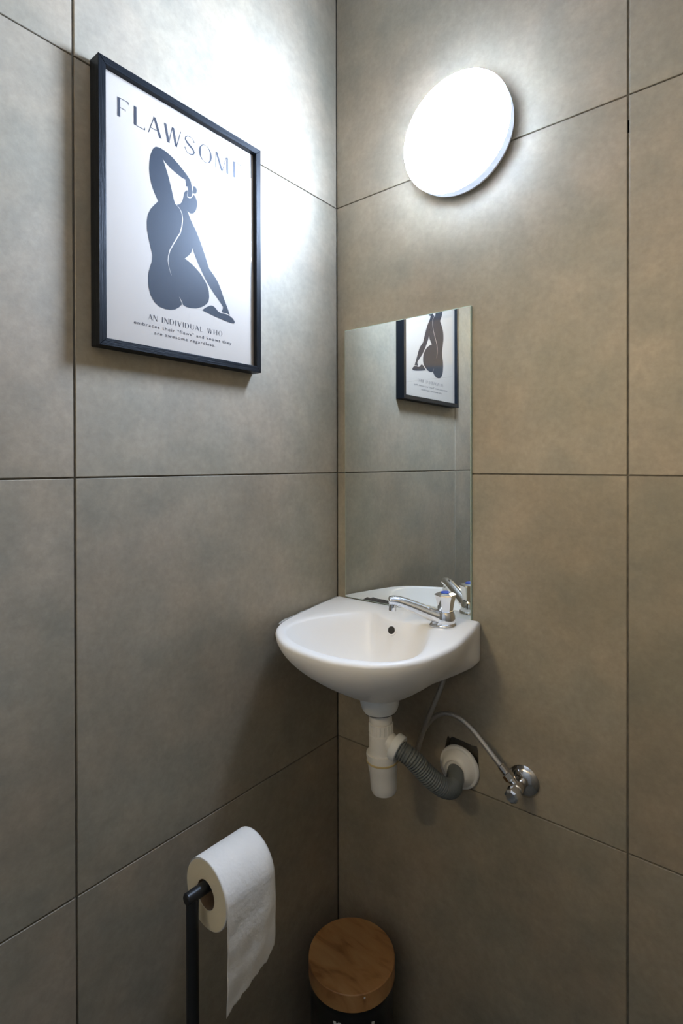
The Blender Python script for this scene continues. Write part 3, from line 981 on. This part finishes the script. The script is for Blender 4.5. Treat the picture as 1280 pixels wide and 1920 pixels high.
lathe('union_nut', [(0.0088, 0.0165), (0.0098, 0.0175), (0.0098, 0.0275), (0.0085, 0.0290), (0.0050, 0.0292)], UP, UD, M['rough_chrome'], val, facets=6, ang=20)
keep_world(val)

sh = thing('braided_supply_hose', 'steel braided water hose looping from the basin to the chrome valve', 'hose', (0.33, -0.03, 0.70))
q0 = UP + UD * 0.029
q1 = UP + UD * 0.050
hpath = catmull([q0, q1, Vector((0.3725, -0.0310, 0.7074)), Vector((0.3441, -0.0300, 0.7310)), Vector((0.3147, -0.0290, 0.7446)), Vector((0.2863, -0.0280, 0.7430)), Vector((0.2616, -0.0270, 0.7271)),
                 Vector((0.2409, -0.0260, 0.6975)), Vector((0.2270, -0.0260, 0.6620)), Vector((0.2215, -0.0300, 0.6400)), Vector((0.2250, -0.0380, 0.6370)), Vector((0.2340, -0.0430, 0.6560)),
                 Vector((0.2514, -0.0480, 0.7052)), Vector((0.2665, -0.0500, 0.7432)), Vector((0.2853, -0.0530, 0.7848)), Vector((0.2985, -0.0550, 0.8180)), Vector((0.3030, -0.0560, 0.8400))], 10)
tube('braided_sleeve', resample(hpath, 0.003), lambda f, d: 0.0047, M['braid'], sh, n=18)
lathe('crimp_ferrule', [(0.0045, -0.004), (0.0062, -0.003), (0.0062, 0.012), (0.0052, 0.013)], q0 + UD * 0.002, UD, M['rough_chrome'], sh, n=24)
keep_world(sh)

# ------------------------------------------------------------------ toilet paper stand and roll
RR, RL = 0.0492, 0.0895
AXD = Vector((sin(radians(2.0)), cos(radians(2.0)), 0))
AXP = Vector((AXD.y, -AXD.x, 0))                      # to the room side
FC = Vector((0.1325, -0.4648, 0.5920))               # near face centre of the roll
ARM_Z = FC.z + 0.0118
PO = FC - AXD * 0.0225; PO.z = 0
st = thing('toilet_paper_stand', 'black metal freestanding toilet paper stand beside the left wall', 'stand', (PO.x, PO.y, 0))
lathe('base_plate', [(0.0, 0.0), (0.090, 0.0), (0.092, 0.002), (0.092, 0.010), (0.090, 0.012), (0.0, 0.012)], (PO.x, PO.y, 0.0), (0, 0, 1), M['black'], st, n=64)
lathe('pole', [(0.0088, 0.012), (0.0088, ARM_Z - 0.004), (0.0070, ARM_Z + 0.003)], (PO.x, PO.y, 0), (0, 0, 1), M['black'], st, n=36)
a0 = Vector((PO.x, PO.y, ARM_Z)) - AXD * 0.0105
lathe('roll_arm', [(0.0070, 0.0), (0.0085, 0.0015), (0.0085, 0.1190), (0.0075, 0.1205), (0.0, 0.1208)], a0, AXD, M['black'], st, n=36)
keep_world(st)

roll = thing('toilet_paper_roll', 'white toilet paper roll hanging on the black stand with a torn loose end', 'toilet paper', FC)


def rp(a, r, l):
    return FC + AXD * l + AXP * (r * cos(a)) + Vector((0, 0, r * sin(a)))


# paper winding
NR = 72
V, F = [], []
prof = [(0.0208, 0.0), (RR - 0.0012, 0.0), (RR, 0.0012), (RR, RL - 0.0012), (RR - 0.0012, RL), (0.0208, RL)]
for r, l in prof:
    for i in range(NR):
        a = 2 * pi * i / NR
        # a soft roll: slightly flattened under its own weight, a hair uneven
        k = 1 + 0.010 * sin(2 * a + 0.6) + 0.004 * sin(5 * a + l * 40)
        V.append(rp(a, r * (k if r > 0.03 else 1), l))
for j in range(len(prof)):
    j2 = (j + 1) % len(prof)
    for i in range(NR):
        F.append((j * NR + i, j * NR + (i + 1) % NR, j2 * NR + (i + 1) % NR, j2 * NR + i))
me = mesh('paper_winding', V, F)
me.materials.append(M['paper']); me.materials.append(M['paper_end'])
for p in me.polygons:
    if abs(p.normal.dot(AXD)) > 0.9:
        p.material_index = 1
auto_smooth(link('paper_winding', me, None, roll), 40)
V, F = [], []
cp = [(0.0206, 0.0004), (0.0207, 0.0004), (0.0207, RL - 0.0004), (0.0203, RL - 0.0004), (0.0203, 0.0004)]
for r, l in cp[1:]:
    for i in range(NR):
        V.append(rp(2 * pi * i / NR, r, l))
for j in range(4):
    for i in range(NR):
        F.append((j * NR + i, j * NR + (i + 1) % NR, ((j + 1) % 4) * NR + (i + 1) % NR, ((j + 1) % 4) * NR + i))
auto_smooth(link('cardboard_core', mesh('cardboard_core', V, F), M['core'], roll), 40)
# loose sheet: leaves the roll over its room side and hangs, torn on a slant
NL, NS = 30, 110
V, F = [], []
for j in range(NS + 1):
    for i in range(NL + 1):
        l = RL * i / NL
        fl = i / NL
        # torn edge: long near the stand, short at the far side, ragged
        wrap = RR * 2.5                    # arc length still lying on the roll
        far = wrap + 0.113 + 0.038 * (1 - fl) ** 1.1 + 0.0013 * sin(fl * 31) + 0.0010 * sin(fl * 67 + 1) - 0.012 * max(0, fl - 0.85) / 0.15
        s = far * j / NS
        if s < wrap:
            a = (wrap - s) / RR
            p = rp(a, RR + 0.0004 + 0.0006 * s / wrap, l)
        else:
            h = s - wrap
            q = h / 0.16
            # the sheet bulges out a little, then swings back in; the near edge curls towards the roll
            out = 0.0010 + 0.005 * sin(min(1, q) * pi * 0.9) * (0.3 + 0.7 * fl) - 0.006 * q * q + 0.0005 * sin(h * 130 + fl * 3.0) * min(1, h * 30)
            p = rp(0, RR + out, l) - Vector((0, 0, h))
            p += AXD * (0.002 * q * (1 - fl) - 0.010 * q * q * fl)
            p += AXP * (0.0005 * sin(fl * 14 + h * 60) * min(1, h * 25))
        V.append(p)
for j in range(NS):
    for i in range(NL):
        b = j * (NL + 1) + i
        F.append((b, b + 1, b + NL + 2, b + NL + 1))
sheet = link('loose_sheet', mesh('loose_sheet', V, F), M['paper'], roll, smooth=True)
md = sheet.modifiers.new('thickness', 'SOLIDIFY'); md.thickness = 0.0004
keep_world(roll)

# ------------------------------------------------------------------ pedal bin
BC = Vector((0.1262, -0.1118, 0))
ZT = 0.2520
bn = thing('pedal_bin', 'small black round bin with a wooden lid on the floor in the corner', 'bin', BC)
body = lathe('bin_body', [(0.0, 0.004), (0.079, 0.004), (0.081, 0.007), (0.081, ZT - 0.050), (0.0825, ZT - 0.046), (0.0825, ZT - 0.036), (0.0, ZT - 0.036)], BC, (0, 0, 1), M['bin_black'], bn, n=80)
lathe('foot_ring', [(0.0, 0.0), (0.080, 0.0), (0.083, 0.002), (0.083, 0.010), (0.0812, 0.012)], BC, (0, 0, 1), M['rubber'], bn, n=64)
lid = lathe('wooden_lid', [(0.0, -0.034), (0.0835, -0.034), (0.0850, -0.0325), (0.0850, -0.0016), (0.0836, 0.0), (0.0, 0.0)], (BC.x, BC.y, ZT), (0, 0, 1), M['wood'], bn, n=96)
fd = Vector((cam.location.x - BC.x, cam.location.y - BC.y, 0)).normalized()
fa = math.atan2(fd.y, fd.x)
pd = BC + fd * 0.078
lathe('pedal', [(0.0, 0.0), (0.017, 0.0), (0.018, 0.002), (0.017, 0.005), (0.0, 0.005)], (BC.x + fd.x * 0.098, BC.y + fd.y * 0.098, 0.018), (0, 0, 1), M['black'], bn, n=32)
tube('pedal_lever', [BC + fd * 0.075 + Vector((0, 0, 0.016)), BC + fd * 0.098 + Vector((0, 0, 0.019))], 0.004, M['black'], bn, n=12)


def print_patch(pts):
    """white print on the curved front of the bin: (angle offset in degrees, height)"""
    V = [BC + Vector((cos(fa + radians(a)), sin(fa + radians(a)), 0)) * 0.0813 + Vector((0, 0, z)) for a, z in pts]
    link('white_marking', mesh('white_marking', V, [tuple(range(len(V)))]), M['white_print'], bn)


print_patch([(-25.5, 0.1935), (-14.0, 0.1945), (-16.0, 0.1790), (-19.5, 0.1790), (-19.0, 0.1870), (-23.5, 0.1850)])
print_patch([(26.5, 0.1915), (31.0, 0.1900), (30.0, 0.1750), (26.5, 0.1760)])
fk = fa + radians(16)
lathe('pale_fleck', [(0.0018, 0.0), (0.0018, 0.0005), (0.0, 0.0008)], (BC.x + 0.0849 * cos(fk), BC.y + 0.0849 * sin(fk), ZT - 0.0075), (cos(fk), sin(fk), 0), M['white_print'], lid, n=12)
keep_world(bn)
